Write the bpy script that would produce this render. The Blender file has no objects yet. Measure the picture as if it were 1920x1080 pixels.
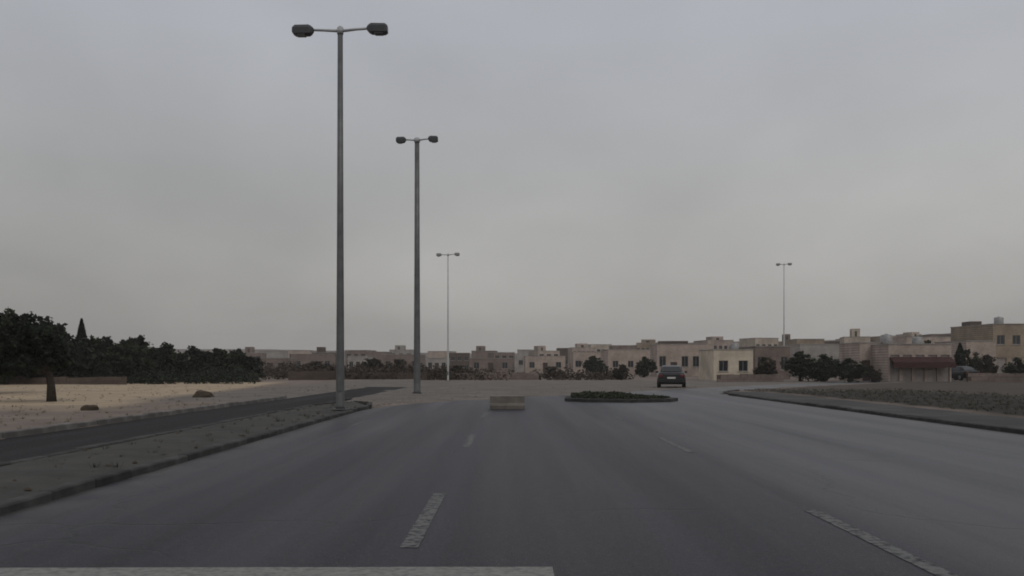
import bpy, bmesh, math, random
from mathutils import Vector, Matrix, noise as mnoise

SC = bpy.context.scene
COL = SC.collection
random.seed(7)
R = math.radians

# ------------------------------------------------------------------ camera
EYE, FPX, HOR = 1.4, 1700.0, 687.0          # eye height, focal length in photo pixels, horizon row
cam = bpy.data.cameras.new('camera')
cam.sensor_width = 36.0
cam.lens = 36.0 * FPX / 1920.0
cam.shift_y = (HOR - 540.0) / 1920.0
cam.clip_start, cam.clip_end = 0.05, 6000.0
camo = bpy.data.objects.new('camera', cam)
camo.location = (0, 0, EYE)
camo.rotation_euler = (R(90), 0, 0)
COL.objects.link(camo)
SC.camera = camo

# ------------------------------------------------------------------ sky
SUN_EL, SUN_AZ = R(48), R(150)
world = bpy.data.worlds.new('World')
SC.world = world
world.use_nodes = True
nt = world.node_tree
nt.nodes.clear()
def wn(t, **kw):
    n = nt.nodes.new(t)
    for k, v in kw.items(): setattr(n, k, v)
    return n
out = wn('ShaderNodeOutputWorld'); bg = wn('ShaderNodeBackground')
bg.inputs['Strength'].default_value = 0.1
sky = wn('ShaderNodeTexSky', sky_type='NISHITA', sun_disc=False, sun_elevation=SUN_EL, sun_rotation=SUN_AZ)
sky.air_density = 1.0; sky.dust_density = 4.0
tc = wn('ShaderNodeTexCoord'); sep = wn('ShaderNodeSeparateXYZ')
nt.links.new(tc.outputs['Generated'], sep.inputs[0])
ramp = wn('ShaderNodeValToRGB')                  # overcast deck: warm grey low down, cooler above
els = ramp.color_ramp.elements
els[0].position = 0.0;  els[0].color = (.388, .375, .356, 1)
els[1].position = 1.0;  els[1].color = (.520, .530, .555, 1)
for p, c in ((.10, (.405, .396, .381, 1)), (.20, (.415, .413, .408, 1)), (.34, (.478, .492, .525, 1))):
    e = els.new(p); e.color = c
nt.links.new(sep.outputs['Z'], ramp.inputs[0])
addz = wn('ShaderNodeMath', operation='ADD'); addz.inputs[1].default_value = 0.34
absz = wn('ShaderNodeMath', operation='ABSOLUTE')
nt.links.new(sep.outputs['Z'], absz.inputs[0]); nt.links.new(absz.outputs[0], addz.inputs[0])
dv = wn('ShaderNodeVectorMath', operation='DIVIDE')
comb = wn('ShaderNodeCombineXYZ')
for i in range(3): nt.links.new(addz.outputs[0], comb.inputs[i])
nt.links.new(tc.outputs['Generated'], dv.inputs[0]); nt.links.new(comb.outputs[0], dv.inputs[1])
mp = wn('ShaderNodeMapping'); mp.inputs['Location'].default_value = (3.35, 1.05, 0.0); mp.inputs['Scale'].default_value = (1, .8, .15)
nt.links.new(dv.outputs[0], mp.inputs[0])
n1 = wn('ShaderNodeTexNoise'); n1.inputs['Scale'].default_value = .55; n1.inputs['Detail'].default_value = 5; n1.inputs['Roughness'].default_value = .45
n2 = wn('ShaderNodeTexNoise'); n2.inputs['Scale'].default_value = 2.3; n2.inputs['Detail'].default_value = 6; n2.inputs['Roughness'].default_value = .5; n2.inputs['Distortion'].default_value = .4
for n in (n1, n2): nt.links.new(mp.outputs[0], n.inputs['Vector'])
mr1 = wn('ShaderNodeMapRange'); mr1.inputs[1].default_value = .32; mr1.inputs[2].default_value = .68; mr1.inputs[3].default_value = .76; mr1.inputs[4].default_value = 1.13
mr2 = wn('ShaderNodeMapRange'); mr2.inputs[1].default_value = .3; mr2.inputs[2].default_value = .7; mr2.inputs[3].default_value = .94; mr2.inputs[4].default_value = 1.07
nt.links.new(n1.outputs[0], mr1.inputs[0]); nt.links.new(n2.outputs[0], mr2.inputs[0])
mm = wn('ShaderNodeMath', operation='MULTIPLY'); nt.links.new(mr1.outputs[0], mm.inputs[0]); nt.links.new(mr2.outputs[0], mm.inputs[1])
m10 = wn('ShaderNodeMath', operation='MULTIPLY'); m10.inputs[1].default_value = 10.0; nt.links.new(mm.outputs[0], m10.inputs[0])
sc_ = wn('ShaderNodeVectorMath', operation='SCALE'); nt.links.new(ramp.outputs[0], sc_.inputs[0]); nt.links.new(m10.outputs[0], sc_.inputs['Scale'])
mix = wn('ShaderNodeMix', data_type='RGBA'); mix.inputs[0].default_value = .94
nt.links.new(sky.outputs[0], mix.inputs[6]); nt.links.new(sc_.outputs[0], mix.inputs[7])
nt.links.new(mix.outputs[2], bg.inputs[0]); nt.links.new(bg.outputs[0], out.inputs[0])

# ------------------------------------------------------------------ sun (overcast)
sl = bpy.data.lights.new('sun', 'SUN'); sl.energy = 0.6; sl.angle = R(35); sl.color = (1, .96, .90)
so = bpy.data.objects.new('sun', sl); COL.objects.link(so)
so.rotation_euler = (R(90) - SUN_EL, 0, R(180) - SUN_AZ); so.location = (0, 0, 60)

# ------------------------------------------------------------------ render settings
SC.view_settings.view_transform = 'Standard'; SC.view_settings.look = 'None'
SC.view_settings.exposure = 0; SC.view_settings.gamma = 1; SC.view_settings.use_curve_mapping = False
SC.cycles.use_denoising = True
SC.cycles.filter_width = 1.8
SC.cycles.max_bounces = 6; SC.cycles.diffuse_bounces = 3; SC.cycles.volume_bounces = 0; SC.cycles.transparent_max_bounces = 12

# ------------------------------------------------------------------ helpers
def PX(x, D): return (x - 960.0) / FPX * D           # metres to the right of the lane axis
def PZ(y, D): return EYE + (HOR - y) / FPX * D

def obj(name, me, mat=None, parent=None, loc=None, rotz=0.0):
    if isinstance(me, bmesh.types.BMesh):
        m = bpy.data.meshes.new(name); me.to_mesh(m); me.free(); me = m
    o = bpy.data.objects.new(name, me)
    if mat is not None and not me.materials: me.materials.append(mat)
    COL.objects.link(o)
    if parent is not None: o.parent = parent
    if loc is not None: o.location = loc
    o.rotation_euler.z = rotz
    return o
def empty(name, loc=(0, 0, 0), rotz=0.0):
    o = bpy.data.objects.new(name, None); COL.objects.link(o)
    o.location = loc; o.rotation_euler.z = rotz; o.empty_display_size = .2
    return o
def tag(o, label=None, cat=None, group=None, kind=None):
    if label: o['label'] = label
    if cat: o['category'] = cat
    if group: o['group'] = group
    if kind: o['kind'] = kind
    return o
def box(bm, x0, x1, y0, y1, z0, z1, bev=0.0):
    vs = [bm.verts.new(p) for p in ((x0,y0,z0),(x1,y0,z0),(x1,y1,z0),(x0,y1,z0),(x0,y0,z1),(x1,y0,z1),(x1,y1,z1),(x0,y1,z1))]
    fs = [bm.faces.new([vs[i] for i in f]) for f in ((3,2,1,0),(4,5,6,7),(0,1,5,4),(1,2,6,5),(2,3,7,6),(3,0,4,7))]
    if bev > 0:
        bmesh.ops.bevel(bm, geom=list({e for f in fs for e in f.edges}), offset=bev, segments=1, affect='EDGES', profile=.5)
def tube(bm, pts, rad, seg=10, caps=True):
    rings = []
    for i, p in enumerate(pts):
        p = Vector(p)
        d = (Vector(pts[min(i+1, len(pts)-1)]) - Vector(pts[max(i-1, 0)])).normalized()
        a = Vector((0, 0, 1)) if abs(d.z) < .9 else Vector((1, 0, 0))
        u = d.cross(a).normalized(); v = d.cross(u).normalized()
        r = rad[i] if hasattr(rad, '__len__') else rad
        rings.append([bm.verts.new(p + (u*math.cos(2*math.pi*k/seg) + v*math.sin(2*math.pi*k/seg))*r) for k in range(seg)])
    for a, b in zip(rings, rings[1:]):
        for k in range(seg):
            f = bm.faces.new((a[k], a[(k+1) % seg], b[(k+1) % seg], b[k])); f.smooth = True
    if caps:
        bm.faces.new(rings[0][::-1]); bm.faces.new(rings[-1])
def lerp_poly(P, t):
    if t <= P[0][0]: return P[0][1]
    for (a, b), (c, d) in zip(P, P[1:]):
        if t <= c: return b + (d-b)*(t-a)/(c-a)
    return P[-1][1]
def sstep(a, b, x):
    t = min(1, max(0, (x-a)/(b-a))); return t*t*(3-2*t)

def mat(name, c1, c2=None, scale=3.0, rough=.85, bump=0.0, bscale=40.0, detail=6, spec=.3, metal=0.0, coord='Object', c3=None, s3=.25, lo=.35, hi=.65):
    m = bpy.data.materials.new(name); m.use_nodes = True
    t = m.node_tree; b = t.nodes['Principled BSDF']
    b.inputs['Roughness'].default_value = rough; b.inputs['Metallic'].default_value = metal
    b.inputs['Specular IOR Level'].default_value = spec
    co = t.nodes.new('ShaderNodeTexCoord')
    def ns(s, d=detail):
        n = t.nodes.new('ShaderNodeTexNoise'); n.inputs['Scale'].default_value = s; n.inputs['Detail'].default_value = d
        n.inputs['Roughness'].default_value = .6
        t.links.new(co.outputs[coord], n.inputs['Vector']); return n
    def mixc(a, bcol, f, l, h):
        r = t.nodes.new('ShaderNodeMapRange'); r.inputs[1].default_value = l; r.inputs[2].default_value = h
        t.links.new(f, r.inputs[0])
        x = t.nodes.new('ShaderNodeMix'); x.data_type = 'RGBA'
        t.links.new(r.outputs[0], x.inputs[0])
        if hasattr(a, 'is_output'): t.links.new(a, x.inputs[6])
        else: x.inputs[6].default_value = (*a, 1)
        x.inputs[7].default_value = (*bcol, 1); return x.outputs[2]
    cur = c1
    if c2: cur = mixc(cur, c2, ns(scale).outputs[0], lo, hi)
    if c3: cur = mixc(cur, c3, ns(s3, 4).outputs[0], .48, .66)
    if hasattr(cur, 'is_output'): t.links.new(cur, b.inputs['Base Color'])
    else: b.inputs['Base Color'].default_value = (*cur, 1)
    if bump:
        bn = t.nodes.new('ShaderNodeBump'); bn.inputs['Strength'].default_value = bump; bn.inputs['Distance'].default_value = .02
        t.links.new(ns(bscale, 8).outputs[0], bn.inputs['Height']); t.links.new(bn.outputs[0], b.inputs['Normal'])
    return m

# ------------------------------------------------------------------ materials
def asphalt(name, dark, light, rough, split=None):
    """Worn asphalt: aggregate speckle, large mottling, older and paler surfacing on one side, sealed cracks."""
    m = bpy.data.materials.new(name); m.use_nodes = True
    t = m.node_tree; L = t.links; b = t.nodes['Principled BSDF']
    co = t.nodes.new('ShaderNodeTexCoord')
    def N(ty, **k):
        n = t.nodes.new(ty)
        for a, v in k.items(): setattr(n, a, v)
        return n
    def noise(s, d=5, vec=None, r=.55):
        n = N('ShaderNodeTexNoise'); n.inputs['Scale'].default_value = s; n.inputs['Detail'].default_value = d; n.inputs['Roughness'].default_value = r
        L.new(vec or co.outputs['Object'], n.inputs['Vector']); return n.outputs[0]
    def rng(x, a, b_, c, d):
        n = N('ShaderNodeMapRange'); L.new(x, n.inputs[0])
        for i, v in enumerate((a, b_, c, d)): n.inputs[i+1].default_value = v
        return n.outputs[0]
    def mixc(f, A, B):
        n = N('ShaderNodeMix', data_type='RGBA')
        if hasattr(f, 'is_output'): L.new(f, n.inputs[0])
        else: n.inputs[0].default_value = f
        for i, c in ((6, A), (7, B)):
            if hasattr(c, 'is_output'): L.new(c, n.inputs[i])
            else: n.inputs[i].default_value = (*c, 1)
        return n.outputs[2]
    def math_(op, a, b_):
        n = N('ShaderNodeMath', operation=op)
        for i, c in enumerate((a, b_)):
            if hasattr(c, 'is_output'): L.new(c, n.inputs[i])
            else: n.inputs[i].default_value = c
        return n.outputs[0]
    sp = N('ShaderNodeSeparateXYZ'); L.new(co.outputs['Object'], sp.inputs[0])
    stretch = N('ShaderNodeMapping'); stretch.inputs['Scale'].default_value = (1, .035, 1); L.new(co.outputs['Object'], stretch.inputs[0])
    base = mixc(rng(noise(.45, 6, stretch.outputs[0]), .35, .65, 0, 1), dark, tuple(c*1.28 for c in dark))
    if split is not None:
        wob = math_('MULTIPLY', math_('SUBTRACT', noise(.5, 3, stretch.outputs[0]), .5), 1.1)
        f = rng(math_('ADD', sp.outputs['X'], wob), split-.25, split+.55, 0, 1)
        f = math_('MULTIPLY', f, rng(noise(.22, 5, stretch.outputs[0]), .3, .7, .75, 1))
        base = mixc(f, base, light)
    # wheel tracks polished and slightly paler, run along the lanes
    tr = noise(1.15, 3, stretch.outputs[0])
    base = mixc(rng(tr, .47, .66, 0, .7), base, tuple(c*2.3 for c in dark))
    # oil and tyre rubber, long streaks
    base = mixc(rng(noise(2.2, 4, stretch.outputs[0]), .52, .68, 0, .65), base, tuple(c*.55 for c in dark))
    base = mixc(rng(noise(14, 6, None, .75), .52, .70, 0, .7), base, tuple(c*2.8 for c in dark))
    base = mixc(rng(noise(9, 6, None, .75), .55, .75, 0, .5), base, tuple(c*.5 for c in dark))
    # aggregate speckle
    v = N('ShaderNodeTexVoronoi'); v.inputs['Scale'].default_value = 95; L.new(co.outputs['Object'], v.inputs['Vector'])
    vs = N('ShaderNodeSeparateColor'); L.new(v.outputs['Color'], vs.inputs[0])
    base = mixc(rng(vs.outputs[0], .82, 1, 0, .4), base, (.13, .127, .12))
    base = mixc(rng(vs.outputs[1], .8, 1, 0, .5), base, (.02, .02, .021))
    # cracks: edges of a stretched voronoi, broken up
    wv = N('ShaderNodeVectorMath', operation='ADD')
    nz = N('ShaderNodeTexNoise'); nz.inputs['Scale'].default_value = .9; nz.inputs['Detail'].default_value = 5; L.new(co.outputs['Object'], nz.inputs['Vector'])
    L.new(co.outputs['Object'], wv.inputs[0]); L.new(nz.outputs['Color'], wv.inputs[1])
    cv = N('ShaderNodeTexVoronoi', feature='DISTANCE_TO_EDGE'); cv.inputs['Scale'].default_value = .19; L.new(wv.outputs[0], cv.inputs['Vector'])
    crack = math_('MULTIPLY', rng(cv.outputs['Distance'], .0, .006, 1, 0), rng(noise(.31, 3), .45, .55, 0, .9))
    base = mixc(crack, base, (.018, .018, .019))
    # pale dust drifted over the surface
    base = mixc(rng(noise(.55, 7, stretch.outputs[0]), .52, .8, 0, .14), base, (.12, .112, .10))
    if split is not None:                     # sand drifted into the gutters along both kerbs
        g1 = math_('MULTIPLY', rng(sp.outputs['X'], -4.8, -4.1, 1, 0), rng(noise(1.6, 6), .35, .6, 0, .55))
        g2 = math_('MULTIPLY', rng(sp.outputs['X'], 9.6, 10.5, 0, 1), rng(noise(1.3, 6), .35, .6, 0, .6))
        base = mixc(math_('MAXIMUM', g1, g2), base, (.11, .10, .088))
    L.new(base, b.inputs['Base Color'])
    L.new(rng(noise(.9, 5, stretch.outputs[0]), .3, .7, rough-.05, rough+.06), b.inputs['Roughness'])
    if split is not None: L.new(rng(f, 0, 1, .11, .32), b.inputs['Specular IOR Level'])
    else: b.inputs['Specular IOR Level'].default_value = .12
    bn = N('ShaderNodeBump'); bn.inputs['Strength'].default_value = .55; bn.inputs['Distance'].default_value = .006
    h = math_('ADD', v.outputs['Distance'], math_('MULTIPLY', crack, -2.0)); L.new(h, bn.inputs['Height']); L.new(bn.outputs[0], b.inputs['Normal'])
    return m

M = {}
M['road'] = asphalt('asphalt_main', (.0158, .0150, .0215), (.047, .0458, .051), .42, split=3.3)
M['road2'] = asphalt('asphalt_oncoming', (.013, .012, .013), (.05, .05, .05), .82)
M['pave'] = mat('verge_paving', (.045, .044, .044), (.027, .026, .026), .8, .8, .4, 60, c3=(.08, .074, .068))
M['paint'] = mat('worn_lane_paint', (.125, .125, .123), (.020, .020, .022), 15, .7, .2, 90, lo=.46, hi=.62)
M['palestrip'] = mat('pale_cross_strip', (.215, .212, .198), (.12, .12, .113), 17, .7, .2, 90, lo=.4, hi=.68)  # mottled pale colour of the strip added across the left lanes
M['kerbdark'] = mat('kerb_concrete_dark', (.062, .060, .057), (.030, .029, .028), 2.2, .9, .5, 35)
def vary(m, lo=.7, hi=1.35):
    t = m.node_tree; b = t.nodes['Principled BSDF']; src = b.inputs['Base Color'].links[0].from_socket
    oi = t.nodes.new('ShaderNodeObjectInfo'); mr = t.nodes.new('ShaderNodeMapRange'); mr.inputs[3].default_value = lo; mr.inputs[4].default_value = hi
    t.links.new(oi.outputs['Random'], mr.inputs[0]); x = t.nodes.new('ShaderNodeVectorMath'); x.operation = 'SCALE'
    t.links.new(src, x.inputs[0]); t.links.new(mr.outputs[0], x.inputs['Scale']); t.links.new(x.outputs[0], b.inputs['Base Color'])
vary(M['kerbdark'])
M['kerbpale'] = mat('kerb_concrete_pale', (.19, .18, .17), (.11, .10, .095), 1.8, .9, .5, 35)
vary(M['kerbpale'], .8, 1.15)
M['median'] = mat('median_soil', (.064, .061, .056), (.038, .037, .034), 1.6, .95, .8, 18, c3=(.058, .057, .047), s3=.5)
M['galv'] = mat('galvanised_steel', (.135, .138, .138), (.095, .097, .097), 3, .5, .05, 60, spec=.5, metal=.35)
M['galvdark'] = mat('arm_steel', (.42, .43, .44), (.34, .345, .35), 5, .5, 0, 40, spec=.5, metal=.2)
M['galvhaze'] = mat('steel_hazed_pale', (.52, .52, .51), (.42, .42, .41), 3, .6)  # far posts only: haze put into the steel colour
M['headhaze'] = mat('lantern_housing_hazed', (.26, .26, .26), (.20, .20, .20), 6, .6)  # far lantern heads, paled in colour to stand for haze
M['lampblack'] = mat('lantern_housing', (.024, .026, .03), (.035, .036, .038), 6, .45, 0, 40, spec=.5)
M['lens'] = mat('lantern_lens', (.10, .105, .11), None, rough=.15, spec=.6)
M['bark'] = mat('bark', (.045, .036, .028), (.022, .018, .014), 7, .95, .9, 25)
M['leafdark'] = mat('leaf_dark_evergreen', (.014, .019, .011), (.040, .046, .026), 1.7, .75, spec=.15)
M['leafblack'] = mat('leaf_blackish_green', (.010, .014, .010), (.032, .038, .025), 1.9, .75, spec=.15)  # near-black green, the leaves' own colour
M['leafbrown'] = mat('leaf_dusty_brown', (.040, .034, .025), (.062, .052, .038), 1.3, .85, spec=.1)
M['scrub'] = mat('dry_scrub', (.042, .034, .027), (.078, .063, .050), .35, .95, spec=.05)
M['shrub'] = mat('low_green_cover', (.030, .036, .023), (.048, .052, .034), 2.5, .85, spec=.1)
M['drygrass'] = mat('dry_grass', (.20, .165, .10), (.13, .11, .07), 2, .9, spec=.1)
M['greengrass'] = mat('dull_verge_grass', (.040, .042, .029), (.060, .058, .040), 2, .9, spec=.1)
M['stone'] = mat('loose_stone', (.20, .175, .15), (.12, .105, .09), 6, .95, .4, 50)
M['boulder'] = mat('brown_boulder', (.085, .062, .042), (.045, .033, .024), 3, .95, .8, 18)
M['concrete'] = mat('concrete_block', (.34, .32, .29), (.22, .205, .185), 2.3, .9, .4, 40)
M['concdark'] = mat('concrete_dark_body', (.10, .092, .08), (.15, .135, .118), 3, .9, .4, 40)  # brown-grey block body, darker than its top sheet
M['glass'] = mat('window_glass', (.02, .022, .025), None, rough=.12, spec=.6)
M['frame'] = mat('window_frame', (.20, .19, .18), None, rough=.6)
M['doorbrown'] = mat('brown_door', (.07, .05, .04), (.05, .036, .03), 3, .6)
M['steelshut'] = mat('roller_shutter', (.34, .30, .28), (.24, .21, .195), 2, .55, metal=.3)
M['awning'] = mat('maroon_awning', (.060, .027, .024), (.042, .020, .019), 2, .9)
M['tank'] = mat('water_tank', (.30, .30, .30), (.2, .19, .18), 2, .5, metal=.2)
M['roof'] = mat('flat_roof', (.23, .21, .19), (.16, .145, .13), 1, .95)
M['tyre'] = mat('tyre_rubber', (.012, .012, .013), None, rough=.9)
M['rim'] = mat('wheel_rim', (.22, .22, .23), None, rough=.35, metal=.7)
M['carpaint'] = mat('dark_car_paint', (.010, .009, .012), None, rough=.28, spec=.5)
M['carblack'] = mat('black_car_paint', (.006, .006, .007), None, rough=.35, spec=.4)
M['carglass'] = mat('car_glass', (.008, .009, .010), None, rough=.08, spec=.6)
M['taillight'] = mat('tail_lamp_red', (.12, .008, .007), None, rough=.25, spec=.5)
M['plate'] = mat('number_plate', (.55, .54, .50), None, rough=.5)
M['trim'] = mat('black_trim', (.015, .015, .016), None, rough=.7)
def wallmat(name, c, courses=True):
    m = mat(name, c, tuple(v*.74 for v in c), .9, .9, .3, 14, c3=tuple(v*.62 for v in c), s3=.35)
    if courses:                                   # fine stone coursing, far too small to pick apart at this distance
        t = m.node_tree; b = t.nodes['Principled BSDF']
        src = b.inputs['Base Color'].links[0].from_socket
        br = t.nodes.new('ShaderNodeTexBrick'); br.inputs['Scale'].default_value = 2.0
        br.inputs['Color1'].default_value = (1, 1, 1, 1); br.inputs['Color2'].default_value = (.86, .85, .83, 1); br.inputs['Mortar'].default_value = (.7, .69, .67, 1)
        br.inputs['Mortar Size'].default_value = .012
        co = t.nodes.new('ShaderNodeTexCoord'); mp_ = t.nodes.new('ShaderNodeMapping'); mp_.inputs['Rotation'].default_value = (R(90), 0, 0)
        t.links.new(co.outputs['Object'], mp_.inputs[0]); t.links.new(mp_.outputs[0], br.inputs['Vector'])
        x = t.nodes.new('ShaderNodeMix'); x.data_type = 'RGBA'; x.blend_type = 'MULTIPLY'; x.inputs[0].default_value = 1
        t.links.new(src, x.inputs[6]); t.links.new(br.outputs['Color'], x.inputs[7]); t.links.new(x.outputs[2], b.inputs['Base Color'])
    return m
M['w_pink'] = wallmat('wall_pinkish_stone', (.48, .39, .34))
M['w_beige'] = wallmat('wall_beige_plaster', (.60, .52, .41), False)
M['w_cream'] = wallmat('wall_cream_stone', (.56, .48, .40))
M['w_tan'] = wallmat('wall_tan_stone', (.36, .29, .22))
M['w_brown'] = wallmat('wall_brown_stone', (.24, .19, .165))
M['w_grey'] = wallmat('wall_grey_render', (.35, .325, .30), False)
M['w_dkbrown'] = wallmat('wall_dark_brown', (.12, .09, .075))

# ground: dusty soil with ochre field on the left, paler dust by the bend, olive verge on the right
def ground_mat():
    m = bpy.data.materials.new('dusty_ground'); m.use_nodes = True
    t = m.node_tree; L = t.links; b = t.nodes['Principled BSDF']; b.inputs['Roughness'].default_value = .95; b.inputs['Specular IOR Level'].default_value = .1
    co = t.nodes.new('ShaderNodeTexCoord')
    at = t.nodes.new('ShaderNodeAttribute'); at.attribute_name = 'soil'
    sp = t.nodes.new('ShaderNodeSeparateColor'); L.new(at.outputs['Color'], sp.inputs[0])
    def noise(s, d=6):
        n = t.nodes.new('ShaderNodeTexNoise'); n.inputs['Scale'].default_value = s; n.inputs['Detail'].default_value = d; n.inputs['Roughness'].default_value = .6
        L.new(co.outputs['Object'], n.inputs['Vector']); return n.outputs[0]
    def rng(x, a, b_, c, d):
        n = t.nodes.new('ShaderNodeMapRange'); L.new(x, n.inputs[0])
        for i, v in enumerate((a, b_, c, d)): n.inputs[i+1].default_value = v
        return n.outputs[0]
    def mixc(f, A, B):
        n = t.nodes.new('ShaderNodeMix'); n.data_type = 'RGBA'; L.new(f, n.inputs[0])
        for i, c in ((6, A), (7, B)):
            if hasattr(c, 'is_output'): L.new(c, n.inputs[i])
            else: n.inputs[i].default_value = (*c, 1)
        return n.outputs[2]
    c = mixc(rng(noise(.5), .35, .65, 0, 1), (.215, .175, .148), (.15, .122, .104))
    c = mixc(sp.outputs[0], c, mixc(rng(noise(.3), .35, .65, 0, 1), (.41, .322, .225), (.33, .262, .188)))      # ochre field
    c = mixc(sp.outputs[1], c, mixc(rng(noise(.4), .35, .65, 0, 1), (.178, .160, .144), (.125, .113, .102)))     # pale dust
    c = mixc(sp.outputs[2], c, mixc(rng(noise(.6), .35, .65, 0, 1), (.027, .027, .022), (.044, .039, .033)))   # olive verge
    c = mixc(rng(noise(1.1, 8), .52, .78, 0, .5), c, (.12, .098, .078))
    c = mixc(rng(noise(8, 4), .58, .75, 0, .22), c, (.26, .23, .20))
    L.new(c, b.inputs['Base Color'])
    bn = t.nodes.new('ShaderNodeBump'); bn.inputs['Strength'].default_value = .6; bn.inputs['Distance'].default_value = .02
    L.new(noise(5, 9), bn.inputs['Height']); L.new(bn.outputs[0], b.inputs['Normal'])
    return m
M['ground'] = ground_mat()
M['hill'] = mat('far_hillside', (.20, .165, .145), (.12, .10, .088), .02, .95, c3=(.085, .075, .062), s3=.012)

# ------------------------------------------------------------------ road layout
LEFT, RIGHT = -4.8, 10.5                       # edges of our carriageway
EDGE_L = [(-20, LEFT), (29, LEFT), (33, -4.2), (37, -2.4), (41, .4), (45, 3.2), (50, 6.4), (56, 10.2), (63, 15), (75, 24), (95, 40), (130, 70), (200, 135)]
EDGE_R = [(-20, RIGHT), (44, RIGHT), (50, 12.0), (56, 15.2), (63, 20), (75, 29.5), (95, 46), (130, 77), (200, 143)]
def left_at(y): return lerp_poly(EDGE_L, y)
def right_at(y): return lerp_poly(EDGE_R, y)
OPP_R, OPP_L = -7.0, -9.8                      # the oncoming lane beyond the median
OPP_END = 62.0

def nz(x, y, s, seed=0): return mnoise.noise(Vector((x*s + seed*17.3, y*s - seed*5.1, seed*3.7)))

def gz(x, y):
    """Ground height: sunk below the asphalt, flush or slightly proud beside it, gently rolling further out."""
    l, r = left_at(y), right_at(y)
    w = .45 * nz(x, y, .45, 1) + .2 * nz(x, y, 1.7, 2)
    if y > 200: inside = 1e3
    else: inside = min(x - l, r - x)           # >0 on our road
    opp = min(x - OPP_L, OPP_R - x) if y < OPP_END else -1e3
    z = .02 + .03 * nz(x, y, .6, 3)
    if y < 34 and OPP_R - .05 < x < LEFT + .05: return -.05      # under the median
    d = max(inside, opp)
    if y < 44 and x > 0: d = max(d, -abs(0)) if x < r else d
    # kerbed stretches keep a clean edge, unkerbed ones a ragged dusty one
    kerbed = (x < 0 and opp > -1.2 and y < 40) or (x > 0 and y < 44) or (x > -6 and x < 0 and y < 33)
    if d > (-.15 if kerbed else w): return -.05
    if x < OPP_L: z += .09
    if x > r:
        z += .09 * (1 - sstep(44, 52, y))
        if x < 13.4 and y < 48: return -.05 if x < 13.0 else z
    far = sstep(14, 60, abs(x - 3)) * .5 + sstep(60, 140, y) * .5
    z += far * (.55 * nz(x, y, .03, 5) + .18 * nz(x, y, .11, 6))
    return z

def axis(a, b, step, lim, g=1.16):
    v = []; x = a
    while x < b: v.append(x); x += step
    s = step; u = v[-1]
    while u < lim[1]: s *= g; u += s; v.append(min(u, lim[1]))
    s = step; u = a
    while u > lim[0]: s *= g; u -= s; v.insert(0, max(u, lim[0]))
    return v
xs = axis(-30, 34, .35, (-1250, 1250)); ys = axis(-4, 84, .5, (-250, 1250))
bm = bmesh.new(); lay = bm.loops.layers.float_color.new('soil')
soil = {}
grid = []
for y in ys:
    row = []
    for x in xs:
        v = bm.verts.new((x, y, gz(x, y)))
        ochre = sstep(-11.2, -13.0, x + 1.2*nz(x, y, .2, 8)) * sstep(25, 30, y + 2*nz(x, y, .3, 9)) * (1 - sstep(70, 84, y)) * (1 - sstep(-13.6, -12.2, x - (y-30)*-.13))
        dust = sstep(.5, 2.5, left_at(y) + 1 - x) * sstep(31, 37, y) * (1 - sstep(80, 100, y)) * (1 - sstep(OPP_R-6, OPP_R-9, x))
        verge = sstep(12.8, 13.6, x + .5*nz(x, y, .4, 11)) * max((1 - sstep(17.5 + y*.05, 22 + y*.05, x + 2*nz(x, y, .2, 12))) * (1 - sstep(46, 62, y)), .72 * sstep(right_at(y)+.3, right_at(y)+2, x) * (1 - sstep(84, 100, y)))
        soil[v] = (max(0, ochre), max(0, dust), max(0, verge), 1)
        row.append(v)
    grid.append(row)
for a, b in zip(grid, grid[1:]):
    for i in range(len(xs)-1):
        f = bm.faces.new((a[i], a[i+1], b[i+1], b[i])); f.smooth = True
        for l in f.loops: l[lay] = soil[l.vert]
tag(obj('ground', bm, M['ground']), kind='structure')

# main carriageway
bm = bmesh.new(); prev = None
ysr = [-18 + i*2 for i in range(26)] + [34 + i for i in range(46)] + [80 + i*6 for i in range(21)]
for y in ysr:
    l, r = left_at(y), right_at(y); n = 12
    row = [bm.verts.new((l + (r-l)*i/n, y, .012*math.sin(math.pi*i/n) if 1 else 0)) for i in range(n+1)]
    if prev:
        for i in range(n):
            f = bm.faces.new((prev[i], prev[i+1], row[i+1], row[i])); f.smooth = True
    prev = row
road = tag(obj('road', bm, M['road']), kind='structure')
# oncoming lane
bm = bmesh.new(); prev = None
for y in [-18 + i*2 for i in range(41)]:
    if y > OPP_END: break
    row = [bm.verts.new((OPP_L + (OPP_R-OPP_L)*i/4, y, 0)) for i in range(5)]
    if prev:
        for i in range(4): bm.faces.new((prev[i], prev[i+1], row[i+1], row[i]))
    prev = row
tag(obj('oncoming_road', bm, M['road2']), kind='structure')

# painted lane dashes, pieces of the road
def dash(x, y0, y1, w=.14):
    b_ = bmesh.new(); n = max(2, int((y1-y0)/.06)); rows = []
    for i in range(n+1):
        y = y0 + (y1-y0)*i/n
        zz = .012*math.sin(math.pi*(x-left_at(y))/(right_at(y)-left_at(y))) + .004
        rows.append((b_.verts.new((x-w/2+.007*nz(x, y, 6, 4), y, zz)), b_.verts.new((x+w/2+.007*nz(x, y, 6, 5), y, zz))))
    for a, b in zip(rows, rows[1:]): b_.faces.new((a[0], a[1], b[1], b[0]))
    return obj('lane_dash', b_, M['paint'], road)
for a, b in ((-1.9, 1.1), (6.95, 9.9), (15.6, 18.5), (24.4, 27.2), (33, 35.6)): dash(-.79, a, b)
for a, b in ((-2.6, .4), (5.6, 8.75), (14.6, 17.8), (23.3, 26.2)): dash(2.88, a, b)
dash(-3.75, 21.0, 23.6, .13)
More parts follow.
